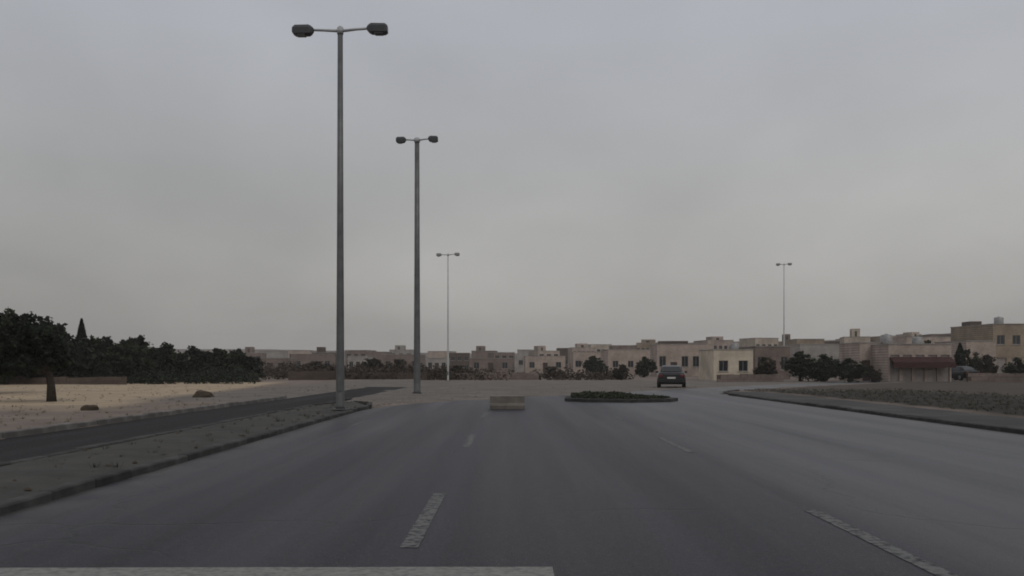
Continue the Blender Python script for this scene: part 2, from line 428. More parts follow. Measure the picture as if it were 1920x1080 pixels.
# pale strip added across the left lanes, just ahead of the viewpoint
b_ = bmesh.new(); rows = []
for i in range(41):
    x = -4.72 + 5.0*i/40; zz = .012*math.sin(math.pi*(x-LEFT)/(RIGHT-LEFT)) + .0045; e = .008*nz(x, 6, 2.5, 14)
    rows.append((b_.verts.new((x, 5.86+e, zz)), b_.verts.new((x, 6.27+e*.6, zz))))
for a, b in zip(rows, rows[1:]): b_.faces.new((a[0], b[0], b[1], a[1]))
obj('added_strip', b_, M['palestrip'], road)

# kerbs of single stones
def kerb_stone_mesh(name, m, h, w=.18, ln=.97):
    b_ = bmesh.new(); box(b_, -w/2, w/2, -ln/2, ln/2, -.12, h, .018)
    me = bpy.data.meshes.new(name); b_.to_mesh(me); b_.free(); me.materials.append(m); return me
KD = kerb_stone_mesh('kerb_stone', M['kerbdark'], .095); KP = kerb_stone_mesh('kerb_stone_pale', M['kerbpale'], .13)
def kerb(name, me, path):
    k = tag(empty(name, (path[0][0], path[0][1], 0)), kind='structure')
    d = 0.0
    for (x0, y0), (x1, y1) in zip(path, path[1:]):
        L_ = math.hypot(x1-x0, y1-y0); t = d
        while t < L_:
            f = t/L_
            o = obj('kerb_stone', me, None, k)
            o.location = (x0+(x1-x0)*f - path[0][0] + random.uniform(-.012, .012), y0+(y1-y0)*f - path[0][1], random.uniform(-.014, .012))
            o.rotation_euler = (random.uniform(-.008, .008), random.uniform(-.02, .02), math.atan2(-(x1-x0), y1-y0) + random.uniform(-.01, .01))
            t += 1.0
        d = t - L_
    return k
kerb('median_kerb', KD, [(LEFT-.1, -3), (LEFT-.1, 31), (-5.2, 33.2), (-5.9, 34.2), (-6.6, 33.2), (OPP_R+.1, 31), (OPP_R+.1, -3)])
kerb('roadside_kerb', KP, [(OPP_L-.1, 3), (OPP_L-.1, 40)])
kerb('pavement_kerb', KD, [(RIGHT+.1, -2), (RIGHT+.1, 44), (11.3, 48), (12.7, 51)])

# median top between its kerbs
bm = bmesh.new(); prev = None
for i in range(0, 76):
    y = -3 + i*.5
    if y > 33.6: break
    shrink = sstep(30.5, 34.2, y)
    a, b = OPP_R+.2 + shrink*.75, LEFT-.2 - shrink*.75
    row = [bm.verts.new((a+(b-a)*j/6, y,   .068 + (.035*math.sin(math.pi*j/6)) + (.02*nz(a+(b-a)*j/6, y, .9, 21) if 0 < j < 6 else 0))) for j in range(7)]
    if prev:
        for j in range(6):
            f = bm.faces.new((prev[j], prev[j+1], row[j+1], row[j])); f.smooth = True
    prev = row
tag(obj('median', bm, M['median']), kind='structure')
# pavement strip on the right
bm = bmesh.new(); prev = None
for i in range(0, 27):
    y = -3 + i*2
    row = [bm.verts.new((RIGHT+.19 + (13.2-RIGHT-.19)*j/4, y, .085 + .012*nz(RIGHT+j, y, .7, 31))) for j in range(5)]
    if y > 48: break
    if prev:
        for j in range(4): bm.faces.new((prev[j], prev[j+1], row[j+1], row[j]))
    prev = row
tag(obj('pavement', bm, M['pave']), kind='structure')

# ------------------------------------------------------------------ far hillsides
def hill(name, D0, D1, prof):
    b_ = bmesh.new(); prev = None
    n = 110
    for k in range(13):
        f = k/12; D = D0 + (D1-D0)*f
        row = []
        for i in range(n+1):
            px = -700 + 3400*i/n
            top = lerp_poly(prof, px)
            H = max(0.5, PZ(top, D0 + (D1-D0)*.75)) * (1 + .0)
            x = PX(px, D)
            prof_f = math.sin(min(1, f/.75)*math.pi/2) if f <= .75 else 1 - .5*(f-.75)/.25
            z = -1 + (H+1)*prof_f + (2.2*nz(x, D, .02, 41) + .9*nz(x, D, .07, 42)) * prof_f * (.35 if k > 7 else .6)
            row.append(b_.verts.new((x, D, z)))
        if prev:
            for i in range(n):
                f_ = b_.faces.new((prev[i], prev[i+1], row[i+1], row[i])); f_.smooth = True
        prev = row
    return tag(obj(name, b_, M['hill']), kind='structure')
hill('hill', 300, 620, [(-700, 640), (0, 652), (460, 656), (700, 660), (900, 664), (1050, 660), (1160, 650), (1300, 643), (1450, 641), (1600, 640), (1750, 630), (1920, 612), (2300, 590), (2700, 600)])

# ------------------------------------------------------------------ trees
def leaf_quad(vs, fs, p, s, rnd):
    u = Vector((rnd.gauss(0,1), rnd.gauss(0,1), rnd.gauss(0,.7))).normalized()
    w = u.cross(Vector((rnd.gauss(0,1), rnd.gauss(0,1), rnd.gauss(0,1)))).normalized()
    a = s*rnd.uniform(.7, 1.3); b = a*.55; i = len(vs)
    vs += [p - u*a, p + w*b, p + u*a, p - w*b]; fs.append((i, i+1, i+2, i+3))
def tree_meshes(seed, H, Rx, trunk_h, leaf, clumps, per, leafmat, base_z=None, squash=1.0, lean=None):
    rnd = random.Random(seed)
    bt = bmesh.new()
    lean0 = Vector((rnd.uniform(-.08, .08), rnd.uniform(-.08, .08), 0)) * H
    lean = Vector(lean) if lean else lean0
    r0 = .035*H + .04
    tube(bt, [(0, 0, -.15), (lean.x*.02, lean.y*.02, trunk_h*.5), (lean.x*.10, lean.y*.10, trunk_h), (lean.x*.8, lean.y*.8, H*.72)], [r0*1.25, r0*.9, r0*.75, r0*.22], 8)
    cz = base_z if base_z is not None else trunk_h*.75
    lobes = []
    for k in range(9):
        a = rnd.uniform(0, 2*math.pi); rr = Rx*rnd.uniform(.25, .68)
        lr = min(Rx*rnd.uniform(.28, .46), (H-cz)*.38)
        z = cz + lr*.6 + (H - lr*1.25 - cz - lr*.6)*rnd.random()*(1 - .45*(rr/Rx)**2)
        lobes.append((Vector((lean.x*.6 + math.cos(a)*rr, lean.y*.6 + math.sin(a)*rr, z)), lr))
    lobes.append((Vector((lean.x*.8, lean.y*.8, H - Rx*.30)), Rx*.24))
    for c, r in lobes:
        mid = Vector((lean.x*.5, lean.y*.5, trunk_h*.9)).lerp(c, .5) + Vector((0, 0, -.06*H))
        tube(bt, [(lean.x*.08, lean.y*.08, trunk_h*.85), mid, c], [r0*.45, r0*.28, r0*.1], 5, False)
    mt = bpy.data.meshes.new('trunk'); bt.to_mesh(mt); bt.free(); mt.materials.append(M['bark'])
    vs, fs = [], []
    for k in range(clumps):
        c, r = rnd.choice(lobes)
        d = Vector((rnd.gauss(0,1), rnd.gauss(0,1), rnd.gauss(0,1)*squash)).normalized() * r * rnd.uniform(.35, 1.08)
        cc = c + d
        if cc.z < cz: cc.z = cz + rnd.uniform(0, .25)
        cr = r * rnd.uniform(.16, .36)
        for j in range(per):
            q = cc + Vector((rnd.gauss(0,1), rnd.gauss(0,1), rnd.gauss(0,.8))) * cr * .6
            leaf_quad(vs, fs, q, leaf, rnd)
    mc = bpy.data.meshes.new('crown'); mc.from_pydata([tuple(v) for v in vs], [], fs); mc.materials.append(leafmat)
    return mt, mc
def cypress_meshes(seed, H, Rx, leafmat, n=2200, leaf=.09):
    rnd = random.Random(seed); bt = bmesh.new()
    tube(bt, [(0,0,-.15), (0,0,H*.3), (0,0,H*.85)], [.11, .08, .02], 7)
    mt = bpy.data.meshes.new('trunk'); bt.to_mesh(mt); bt.free(); mt.materials.append(M['bark'])
    vs, fs = [], []
    for k in range(n):
        z = .25 + (H-.25)*rnd.random()**.9
        f = (z-.25)/(H-.25)
        r = Rx*(math.sin(math.pi*min(1, (f+.12)*.62 + .18))**.8)*(1-f**6) * (.82 + .3*mnoise.noise(Vector((f*7, seed, 0))))
        a = rnd.uniform(0, 2*math.pi); rr = r*math.sqrt(rnd.uniform(.25, 1))
        leaf_quad(vs, fs, Vector((math.cos(a)*rr, math.sin(a)*rr, z)), leaf, rnd)
    mc = bpy.data.meshes.new('crown'); mc.from_pydata([tuple(v) for v in vs], [], fs); mc.materials.append(leafmat)
    return mt, mc
def plant_tree(name, meshes, x, y, scale, rz, label, group=None, zs=1.0):
    t = tag(empty(name, (x, y, gz(x, y)), rz), label, 'tree', group)
    t.scale = (scale, scale, scale*zs)
    obj('trunk', meshes[0], None, t); obj('crown', meshes[1], None, t)
    return t

near = tree_meshes(3, 3.35, 1.5, 1.2, .07, 420, 28, M['leafblack'], 1.05, 1.0, (-1.3, .2, 0))
D = 33.0
plant_tree('dark_tree', near, PX(97, D), D, 1.0, 0, 'nearest dark tree at far left with its bare trunk standing in the ochre field')
V = [tree_meshes(11+i, 3.6, 2.5, .7, .15, 260, 26, M['leafblack' if i % 2 else 'leafdark'], .1) for i in range(4)]
row = [(-20, 578, 44, 'tall dark tree at the left edge, just left of the nearest tree'),
       (-60, 585, 64, 'dark evergreen tree cut off by the left edge, behind the nearest tree'),
       (12, 580, 66, 'tallest dark evergreen tree of the row, second from the left edge'),
       (80, 592, 70, 'broad dark evergreen tree directly behind the bare trunk in the field'),
       (128, 632, 74, 'low dark tree left of the slim cypress in the dark row'),
       (104, 606, 68, 'dark evergreen tree closing the gap left of the slim cypress'),
       (176, 632, 71, 'low dark tree touching the right side of the slim cypress'),
       (200, 630, 76, 'rounded dark tree just right of the slim cypress'),
       (236, 634, 73, 'low dark tree, the third to the right of the cypress'),
       (262, 628, 78, 'dark tree with a small raised top well right of the cypress'),
       (315, 643, 80, 'low dark tree in the middle of the right half of the dark row'),
       (365, 648, 82, 'low dark tree, third from the right end of the dark row'),
       (410, 650, 84, 'low dark tree, second from the right end of the dark row'),
       (450, 653, 86, 'last small dark tree at the right end of the dark row')]
for i, (px, top, D, lab) in enumerate(row):
    H = PZ(top, D)
    plant_tree('dark_tree', V[i % 4], PX(px, D), D, 1.0 if H < 4.4 else 1.25, i*1.3, lab, 'dark trees along the left field', H/3.6/(1.0 if H < 4.4 else 1.25))
# undergrowth closes the gap below the crowns
cyp = cypress_meshes(5, 4.4, .62, M['leafblack'], 3600, .10)
D = 72
plant_tree('cypress_tree', cyp, PX(153, D), D, 1.0, 0, 'slim dark cypress sticking up above the dark tree row', None, PZ(600, D)/4.4)
VB = [tree_meshes(31+i, 3.4, 2.2, .8, .14, 190, 22, M['leafbrown'], .2) for i in range(2)]
VD = [tree_meshes(41+i, 3.4, 2.3, .7, .13, 240, 24, M['leafdark'], .1) for i in range(2)]
for i, (px, top, D, s, lab) in enumerate([
        (1500, 655, 84, .95, 'dark bushy tree beside the beige building, left of the dark clump'),
        (1545, 664, 82, .9, 'dark bushy tree in the middle of the clump by the right-hand road'),
        (1592, 668, 81, .85, 'dark bushy tree at the right end of the clump, next to the pink house')]):
    plant_tree('bushy_tree', VD[i % 2], PX(px, D), D, s, i*2.1, lab, 'dark trees between the roadside buildings', PZ(top, D)/3.4/s)
D = 96
plant_tree('cypress_tree', cyp, PX(1800, D), D, 1.1, 1, 'slim dark cypress behind the black parked car', None, PZ(642, D)/4.4/1.1)
for i, (px, top, D, s, lab) in enumerate([
        (600, 678, 105, .9, 'brown dusty tree just left of the tallest lamp post'),
        (700, 672, 118, .9, 'brown dusty tree between the two tall lamp posts'),
        (742, 674, 112, .8, 'brown dusty tree close left of the second lamp post'),
        (858, 682, 100, .7, 'small brown tree beside the farthest lamp post'),
        (1040, 684, 110, .7, 'small brown tree above the green traffic island'),
        (1165, 680, 96, .6, 'small brown tree left of the dark car'),
        (1432, 668, 86, .6, 'brown tree at the right corner of the pale beige house'),
        (1636, 682, 80, .45, 'small brown tree in front of the narrow pink house'),
        (1852, 662, 92, .6, 'brown tree left of the tall tan building')]):
    plant_tree('dusty_tree', VB[i % 2], PX(px, D), D, s, i*1.7, lab, 'brown trees in the middle distance', PZ(top, D)/3.4/s)

# distant dry scrub, one mass
def scrub(name, items, m, label, cat, leaf=.16):
    vs, fs = [], []; rnd = random.Random(5)
    for (x, y, w, h, n) in items:
        for k in range(n):
            a = rnd.uniform(0, 2*math.pi); rr = w*math.sqrt(rnd.random())
            zz = h*rnd.random()*(1 - .55*(rr/w)**2)
            leaf_quad(vs, fs, Vector((x+math.cos(a)*rr, y+math.sin(a)*rr*.7, gz(x, y)-.05+zz)), leaf*rnd.uniform(.6, 1.2), rnd)
    me = bpy.data.meshes.new(name); me.from_pydata([tuple(v) for v in vs], [], fs); me.materials.append(m)
    return tag(obj(name, me), label, cat, kind='stuff')
rnd = random.Random(9); items = []
for k in range(210):
    px = rnd.uniform(440, 1180) if k % 2 else rnd.uniform(520, 860); D = rnd.uniform(92, 135)
    items.append((PX(px, D), D, rnd.uniform(1.0, 2.6), rnd.uniform(.8, 2.0) if px < 870 else rnd.uniform(.6, 1.5), 120))
scrub('dry_scrub', items, M['scrub'], 'brown dry scrub in a low band across the middle distance', 'scrub')
items = []
for k in range(110):
    px = rnd.uniform(-120, 470); D = rnd.uniform(67, 88)
    items.append((PX(px, D), D, rnd.uniform(1.0, 1.9), rnd.uniform(.9, 2.0), 170))
scrub('undergrowth', items, M['leafblack'], 'dark undergrowth filling the foot of the dark tree row', 'undergrowth', .12)

# ------------------------------------------------------------------ buildings
def facade(w, h, t, holes):
    """Front wall in the XZ plane (outside at y=0) with real openings; holes = (x0,x1,z0,z1)."""
    xs_ = sorted({0, w, *[v for q in holes for v in q[:2]]}); zs_ = sorted({0, h, *[v for q in holes for v in q[2:]]})
    b_ = bmesh.new()
    for x0, x1 in zip(xs_, xs_[1:]):
        for z0, z1 in zip(zs_, zs_[1:]):
            cx, cz = (x0+x1)/2, (z0+z1)/2
            if not any(q[0] < cx < q[1] and q[2] < cz < q[3] for q in holes): box(b_, x0, x1, 0, t, z0, z1)
    bmesh.ops.remove_doubles(b_, verts=b_.verts, dist=1e-4)
    inner = [f for f in b_.faces if any(g is not f and (g.calc_center_median()-f.calc_center_median()).length < 1e-4 for g in b_.faces)]
    if len(b_.faces) < 900 and inner: bmesh.ops.delete(b_, geom=inner, context='FACES')
    return b_
def building(name, px0, px1, top, D, depth, wm, label, storeys=1, cols=3, door=None, yaw=0.0, shutters=(), awning=None, sink=.3, parapet=.35, win=(.95, 1.1), cat='building', group=None, base=None):
    x0, x1 = PX(px0, D), PX(px1, D); w = x1-x0
    zb = (gz((x0+x1)/2, D) if base is None else base) - sink
    h = PZ(top, D) - zb
    bl = tag(empty(name, (x0, D, zb), yaw), label, cat, group)
    t = .25; hb = h - parapet; sh = (hb - sink)/storeys
    holes = []; kinds = []
    ww, wh = min(win[0], w/cols*.6), min(win[1], sh*.5)
    for s in range(storeys):
        for c in range(cols):
            cx = w*(c+.5)/cols; z0 = sink + s*sh
            if s == 0 and door is not None and c == door:
                dw = min(1.0, w/cols*.6); holes.append((cx-dw/2, cx+dw/2, z0, z0+min(2.05, sh*.8))); kinds.append('door')
            elif s == 0 and c in shutters:
                dw = w/cols*.72; holes.append((cx-dw/2, cx+dw/2, z0, z0+min(2.5, sh*.82))); kinds.append('shutter')
            else:
                zc = z0 + sh*.33; holes.append((cx-ww/2, cx+ww/2, zc, zc+wh)); kinds.append('window')
    fb = facade(w, h, t, holes)
    box(fb, 0, t, t, depth, 0, h); box(fb, w-t, w, t, depth, 0, h); box(fb, t, w-t, depth-t, depth, 0, h)
    obj('wall', fb, wm, bl)
    rb = bmesh.new(); box(rb, t, w-t, t, depth-t, hb-.18, hb-.02); obj('roof', rb, M['roof'], bl)
    cb = bmesh.new(); box(cb, -.06, w+.06, -.06, t+.05, h, h+.09); box(cb, -.06, t+.05, t+.05, depth+.06, h, h+.09); box(cb, w-t-.05, w+.06, t+.05, depth+.06, h, h+.09); obj('coping', cb, M['w_grey'], bl)
    for q, k in zip(holes, kinds):
        a, b, c, d = q
        if k == 'window':
            f = bmesh.new(); e = .06
            box(f, a, a+e, .10, .17, c, d); box(f, b-e, b, .10, .17, c, d); box(f, a+e, b-e, .10, .17, c, c+e); box(f, a+e, b-e, .10, .17, d-e, d); box(f, (a+b)/2-.025, (a+b)/2+.025, .10, .17, c+e, d-e)
            fo = obj('window', f, M['frame'], bl)
            p = bmesh.new(); box(p, a+e, b-e, .13, .145, c+e, d-e); obj('pane', p, M['glass'], fo)
            s_ = bmesh.new(); box(s_, a-.08, b+.08, -.07, .09, c-.08, c-.003); obj('sill', s_, M['w_grey'], fo)
        elif k == 'door':
            f = bmesh.new(); box(f, a, b, .1, .16, c, d); box(f, a+.12, b-.12, .085, .1, c+.2, (c+d)/2-.06); box(f, a+.12, b-.12, .085, .1, (c+d)/2+.06, d-.15)
            do = obj('door', f, M['doorbrown'], bl)
            hd = bmesh.new(); box(hd, b-.14, b-.10, .04, .085, c+.95, c+1.08); obj('handle', hd, M['rim'], do)
        else:
            f = bmesh.new(); n = max(4, int((d-c)/.16))
            for i in range(n): box(f, a, b, .12, .15 - (.012 if i % 2 else 0), c+(d-c)*i/n, c+(d-c)*(i+1)/n - .012)
            obj('shutter', f, M['steelshut'], bl)
    if awning:
        a, b, z, dp = awning; ab = bmesh.new(); n = 8; r1 = []; r2 = []
        for i in range(n+1):
            x = w*(a+(b-a)*i/n); r1.append((ab.verts.new((x, -.02, z+sink+.55)), ab.verts.new((x, -.02, z+sink+.48)))); sag = .03*math.sin(i*2.1)
            r2.append((ab.verts.new((x, -dp, z+sink+.06+sag)), ab.verts.new((x, -dp, z+sink-.45+sag))))
        for i in range(n):
            ab.faces.new((r1[i][0], r2[i][0], r2[i+1][0], r1[i+1][0])); ab.faces.new((r2[i][0], r2[i][1], r2[i+1][1], r2[i+1][0])); ab.faces.new((r1[i][1], r1[i+1][1], r2[i+1][1], r2[i][1]))
        obj('awning', ab, M['awning'], bl)
    return bl, zb+hb-.02, x0, w
def roof_room(bl, h_roof, w, depth, wm, f0, f1, hh):
    b_ = facade(w*(f1-f0), hh, .2, [(w*(f1-f0)*.35, w*(f1-f0)*.62, .0, hh*.75)])
    ww = w*(f1-f0); box(b_, 0, .2, .2, depth*.45, 0, hh); box(b_, ww-.2, ww, .2, depth*.45, 0, hh); box(b_, .2, ww-.2, .2, depth*.45, hh-.15, hh)
    o = obj('roof_room', b_, wm, bl, (w*f0, depth*.3, h_roof)); d_ = bmesh.new(); box(d_, ww*.35, ww*.62, .08, .13, 0, hh*.75); obj('door', d_, M['doorbrown'], o)
def tank(x, y, z, label, r=.55, h=1.1):
    t = tag(empty('water_tank', (x, y, z)), label, 'water tank', 'rooftop water tanks')
    b_ = bmesh.new(); n = 14
    tube(b_, [(0,0,.25), (0,0,.28), (0,0,.25+h), (0,0,.33+h)], [r*.96, r, r, r*.55], n); obj('tank_body', b_, M['tank'], t)
    b_ = bmesh.new(); tube(b_, [(0,0,.33+h), (0,0,.40+h)], [r*.3, r*.28], 10); obj('lid', b_, M['tank'], t)
    b_ = bmesh.new(); box(b_, -r, r, -r*.7, -r*.5, 0, .25); box(b_, -r, r, r*.5, r*.7, 0, .25); obj('stand', b_, M['w_grey'], t)

B = building
_, z, x0, w = B('roadside_house', 1338, 1413, 656, 92, 6, M['w_beige'], 'pale beige flat-roofed house, brightest building on the right', 1, 2, None, .04)
tank(x0+w*.7, 95, z, 'water tank on the roof of the pale beige house', .45, .8)
B('roadside_house', 1232, 1336, 646, 128, 8, M['w_pink'], 'wide pinkish house with flat roof behind the dark car', 1, 5, 1, -.03, win=(1.2, 1.5))
B('roadside_house', 1140, 1226, 656, 150, 8, M['w_pink'], 'hazy pinkish house left of the dark car', 1, 3, None, .05)
B('roadside_house', 1416, 1482, 650, 98, 7, M['w_brown'], 'brown stone house between the beige house and the dark trees', 1, 3, 1, .02, win=(1.2, 1.4))
B('roadside_house', 1500, 1612, 646, 118, 8, M['w_grey'], 'grey-brown house half hidden behind the clump of dark trees', 1, 4, None, 0)
_, z, x0, w = B('roadside_house', 1612, 1662, 643, 88, 6, M['w_pink'], 'narrow pink house right of the dark trees', 1, 2, 0, -.03, win=(1.2, 1.3))
_, z, x0, w = B('shop_row', 1666, 1784, 646, 84, 7, M['w_pink'], 'long pinkish shop building with a dark maroon awning along its front', 1, 5, None, 0, (0, 1, 2, 3, 4), (.01, .99, 1.75, 1.0))
tank(x0+w*.25, 88, z, 'water tank at the left of the long shop roof'); tank(x0+w*.8, 88.5, z, 'water tank at the right of the long shop roof', .5, .9)
B('roadside_house', 1812, 1868, 640, 100, 7, M['w_pink'], 'small pinkish house between the cypress and the tall tan building', 1, 2, 0, .03)
_, z, x0, w = B('apartment_house', 1862, 2010, 608, 108, 10, M['w_tan'], 'tall tan two-storey building at the far right edge', 2, 5, None, .02, (0, 1))
tank(x0+w*.3, 112, z, 'water tank on the roof of the tall tan building')
B('roadside_house', 1700, 1850, 632, 160, 9, M['w_pink'], 'hazy pinkish house showing above the long shop building', 2, 5, None, 0)
# low houses in the middle distance
for px0, px1, top, D, wm, lab in ((476, 536, 672, 150, 'w_brown', 'low brown house right of the dark tree row'), (545, 628, 664, 190, 'w_brown', 'hazy brown house left of the tallest lamp post'),
        (652, 690, 668, 170, 'w_grey', 'small grey house just right of the tallest lamp post'), (715, 790, 665, 200, 'w_brown', 'hazy brown house behind the second lamp post'),
        (800, 838, 672, 165, 'w_grey', 'small grey house left of the farthest lamp post'), (880, 960, 672, 175, 'w_brown', 'long low brown house above the concrete block'),
        (985, 1060, 668, 185, 'w_pink', 'pale brown house above the left end of the green island'), (1075, 1130, 660, 170, 'w_pink', 'pinkish house above the right end of the green island')):
    B('village_house', px0, px1, top, D, 8, M[wm], lab, 1, 3, 1, random.uniform(-.06, .06), win=(1.1, 1.2))
# denser town of two-storey houses behind the roadside row
town = [(1095, 652, 240, 44), (1128, 646, 262, 40), (1172, 648, 226, 46), (1214, 643, 250, 42), (1262, 640, 210, 54), (1304, 644, 236, 40), (1352, 638, 205, 50), (1398, 641, 232, 46),
        (1440, 634, 196, 48), (1478, 641, 220, 40), (1520, 636, 188, 52), (1566, 640, 214, 44), (1606, 632, 184, 46), (1650, 637, 208, 48), (1690, 630, 178, 44), (1730, 634, 200, 46),
        (1768, 627, 172, 44), (1806, 630, 192, 44), (1842, 622, 166, 42), (1884, 616, 186, 50)]
nth = 'first second third fourth fifth sixth seventh eighth ninth tenth eleventh twelfth thirteenth fourteenth fifteenth sixteenth seventeenth eighteenth nineteenth twentieth'.split()
tone = [('w_pink', 'pinkish'), ('w_cream', 'cream'), ('w_tan', 'tan'), ('w_cream', 'cream'), ('w_pink', 'pinkish'), ('w_dkbrown', 'dark brown'), ('w_brown', 'brown')]
rt = random.Random(21)
for i, (px, top, D, wpx) in enumerate(town):
    wm, tn = tone[(i*3) % 7]; dp = rt.uniform(7, 10)
    bl, zr, x0, w = B('town_house', px-wpx/2, px+wpx/2, top, D, dp, M[wm], f'{tn} two-storey house, {nth[i]} from the left in the hazy town row', 2, 4 if i % 3 else 5, None, rt.uniform(-.25, .25), group='two-storey houses of the hazy town', win=(1.3, 1.5))
    if i % 3 == 0: roof_room(bl, zr - bl.location.z, w, dp, M[wm], rt.uniform(.05, .4), rt.uniform(.6, .9), rt.uniform(1.3, 2.4))
mid = [(470, 662, 230, 40), (508, 659, 255, 44), (560, 657, 240, 40), (604, 661, 215, 38), (668, 657, 250, 42), (706, 660, 225, 36), (752, 656, 260, 44), (822, 659, 235, 40), (862, 662, 215, 38), (906, 658, 250, 44), (946, 661, 225, 40), (990, 656, 255, 40), (1030, 658, 230, 42), (1064, 653, 260, 36)]
tone2 = [('w_brown', 'brown'), ('w_dkbrown', 'dark brown'), ('w_grey', 'grey'), ('w_brown', 'brown'), ('w_pink', 'pinkish')]
for i, (px, top, D, wpx) in enumerate(mid):
    wm, tn = tone2[(i*2) % 5]; dp = rt.uniform(7, 10)
    bl, zr, x0, w = B('far_house', px-wpx/2, px+wpx/2, top, D, dp, M[wm], f'{tn} far house, {nth[i]} from the left in the low skyline left of centre', 1 if i % 2 else 2, 3, None, rt.uniform(-.25, .25), group='far houses left of centre', win=(1.2, 1.3))
    if i % 3 == 0: roof_room(bl, zr - bl.location.z, w, dp, M[wm], .15, .5, rt.uniform(1.4, 2.0))
for i, (px, top, D, sc__, lab) in enumerate([
        (1112, 664, 140, 1.0, 'dark tree left of the pinkish houses, well left of the car'), (1208, 668, 118, .8, 'dark tree between two pinkish houses left of the car'),
        (1338, 660, 104, .6, 'dark tree at the left corner of the pale beige house'), (1482, 648, 130, 1.1, 'tall dark tree showing behind the clump at the roadside'),
        (1668, 652, 106, .8, 'dark tree between the narrow pink house and the shop building'), (1742, 634, 122, 1.2, 'dark tree rising above the long shop roof'),
        (1815, 650, 97, .6, 'dark tree just right of the slim cypress by the parked car'), (1905, 668, 88, .7, 'dark tree in front of the tall tan building')]):
    plant_tree('town_tree', VD[i % 2], PX(px, D), D, sc__, i*1.9, lab, 'dark trees among the houses', PZ(top, D)/3.4/sc__)
# houses up on the right hillside
k = 0
def hill_ground(x, y):
    dg = bpy.context.evaluated_depsgraph_get()
    hit = SC.ray_cast(dg, Vector((x, y, 80)), Vector((0, 0, -1)))
    return hit[1].z if hit[0] else 0
hh = [(1560, 352), (1598, 370), (1640, 345), (1676, 366), (1712, 380), (1752, 358), (1790, 376), (1832, 360), (1872, 385)]
names_ = ['first', 'second', 'third', 'fourth', 'fifth', 'sixth', 'seventh', 'eighth', 'last']
bpy.context.view_layer.update()
for i, (px, D) in enumerate(hh):
    x = PX(px, D); g = hill_ground(x, D+4)
    hgt = random.uniform(3.6, 5.8); wpx = random.uniform(30, 46)
    y_top = HOR - (g + hgt - EYE)*FPX/D
    B('hillside_house', px-wpx/2, px+wpx/2, y_top, D, 9, M[['w_pink', 'w_tan', 'w_grey', 'w_brown'][i % 4]], f'{names_[i]} small house from the left on the far right hillside', 2 if hgt > 5.4 else 1, 3, None, random.uniform(-.2, .2), group='houses on the right hillside', base=g, sink=1.5, win=(1.2, 1.3))
# low walls
def low_wall(px0, px1, D, h, wm, label, D2=None):
    D2 = D2 or D; x0, x1 = PX(px0, D), PX(px1, D2); L_ = math.hypot(x1-x0, D2-D)
    o = tag(empty('low_wall', (x0, D, min(gz(x0, D), gz(x1, D2))-.15), math.atan2(D2-D, x1-x0)), label, 'wall')
    n = max(2, int(L_/.55)); rows = max(1, int((h+.15)/.3)); rnd_ = random.Random(px0)
    bm_ = bmesh.new(); box(bm_, 0, L_, .05, .27, 0, h+.1); obj('core', bm_, M['w_dkbrown'], o)
    bm_ = bmesh.new()
    for r in range(rows):
        for i in range(n):
            a = (i + (.5 if r % 2 else 0))*L_/n; b = min(L_, a + L_/n)
            if b-a < .1: continue
            box(bm_, a+.012, b-.012, rnd_.uniform(-.015, .02), .32, r*(h+.15)/rows+.01, (r+1)*(h+.15)/rows-.01 + (rnd_.uniform(-.04, .05) if r == rows-1 else 0))
    tag(obj('stones', bm_, M[wm], o), kind='stuff')
low_wall(-60, 235, 66, .55, 'w_dkbrown', 'low dark brown stone wall at the foot of the dark trees')
low_wall(540, 640, 90, .9, 'w_dkbrown', 'low dark brown wall left of the tallest lamp post')
low_wall(650, 800, 94, .8, 'w_dkbrown', 'low dark brown wall between the two tall lamp posts')
low_wall(820, 1010, 98, .75, 'w_brown', 'low brown wall beyond the farthest lamp post')
low_wall(1345, 1470, 80, .7, 'w_brown', 'low brown wall in front of the pale beige house')
low_wall(1815, 1960, 84, .9, 'w_brown', 'low brown wall under the tall tan building')

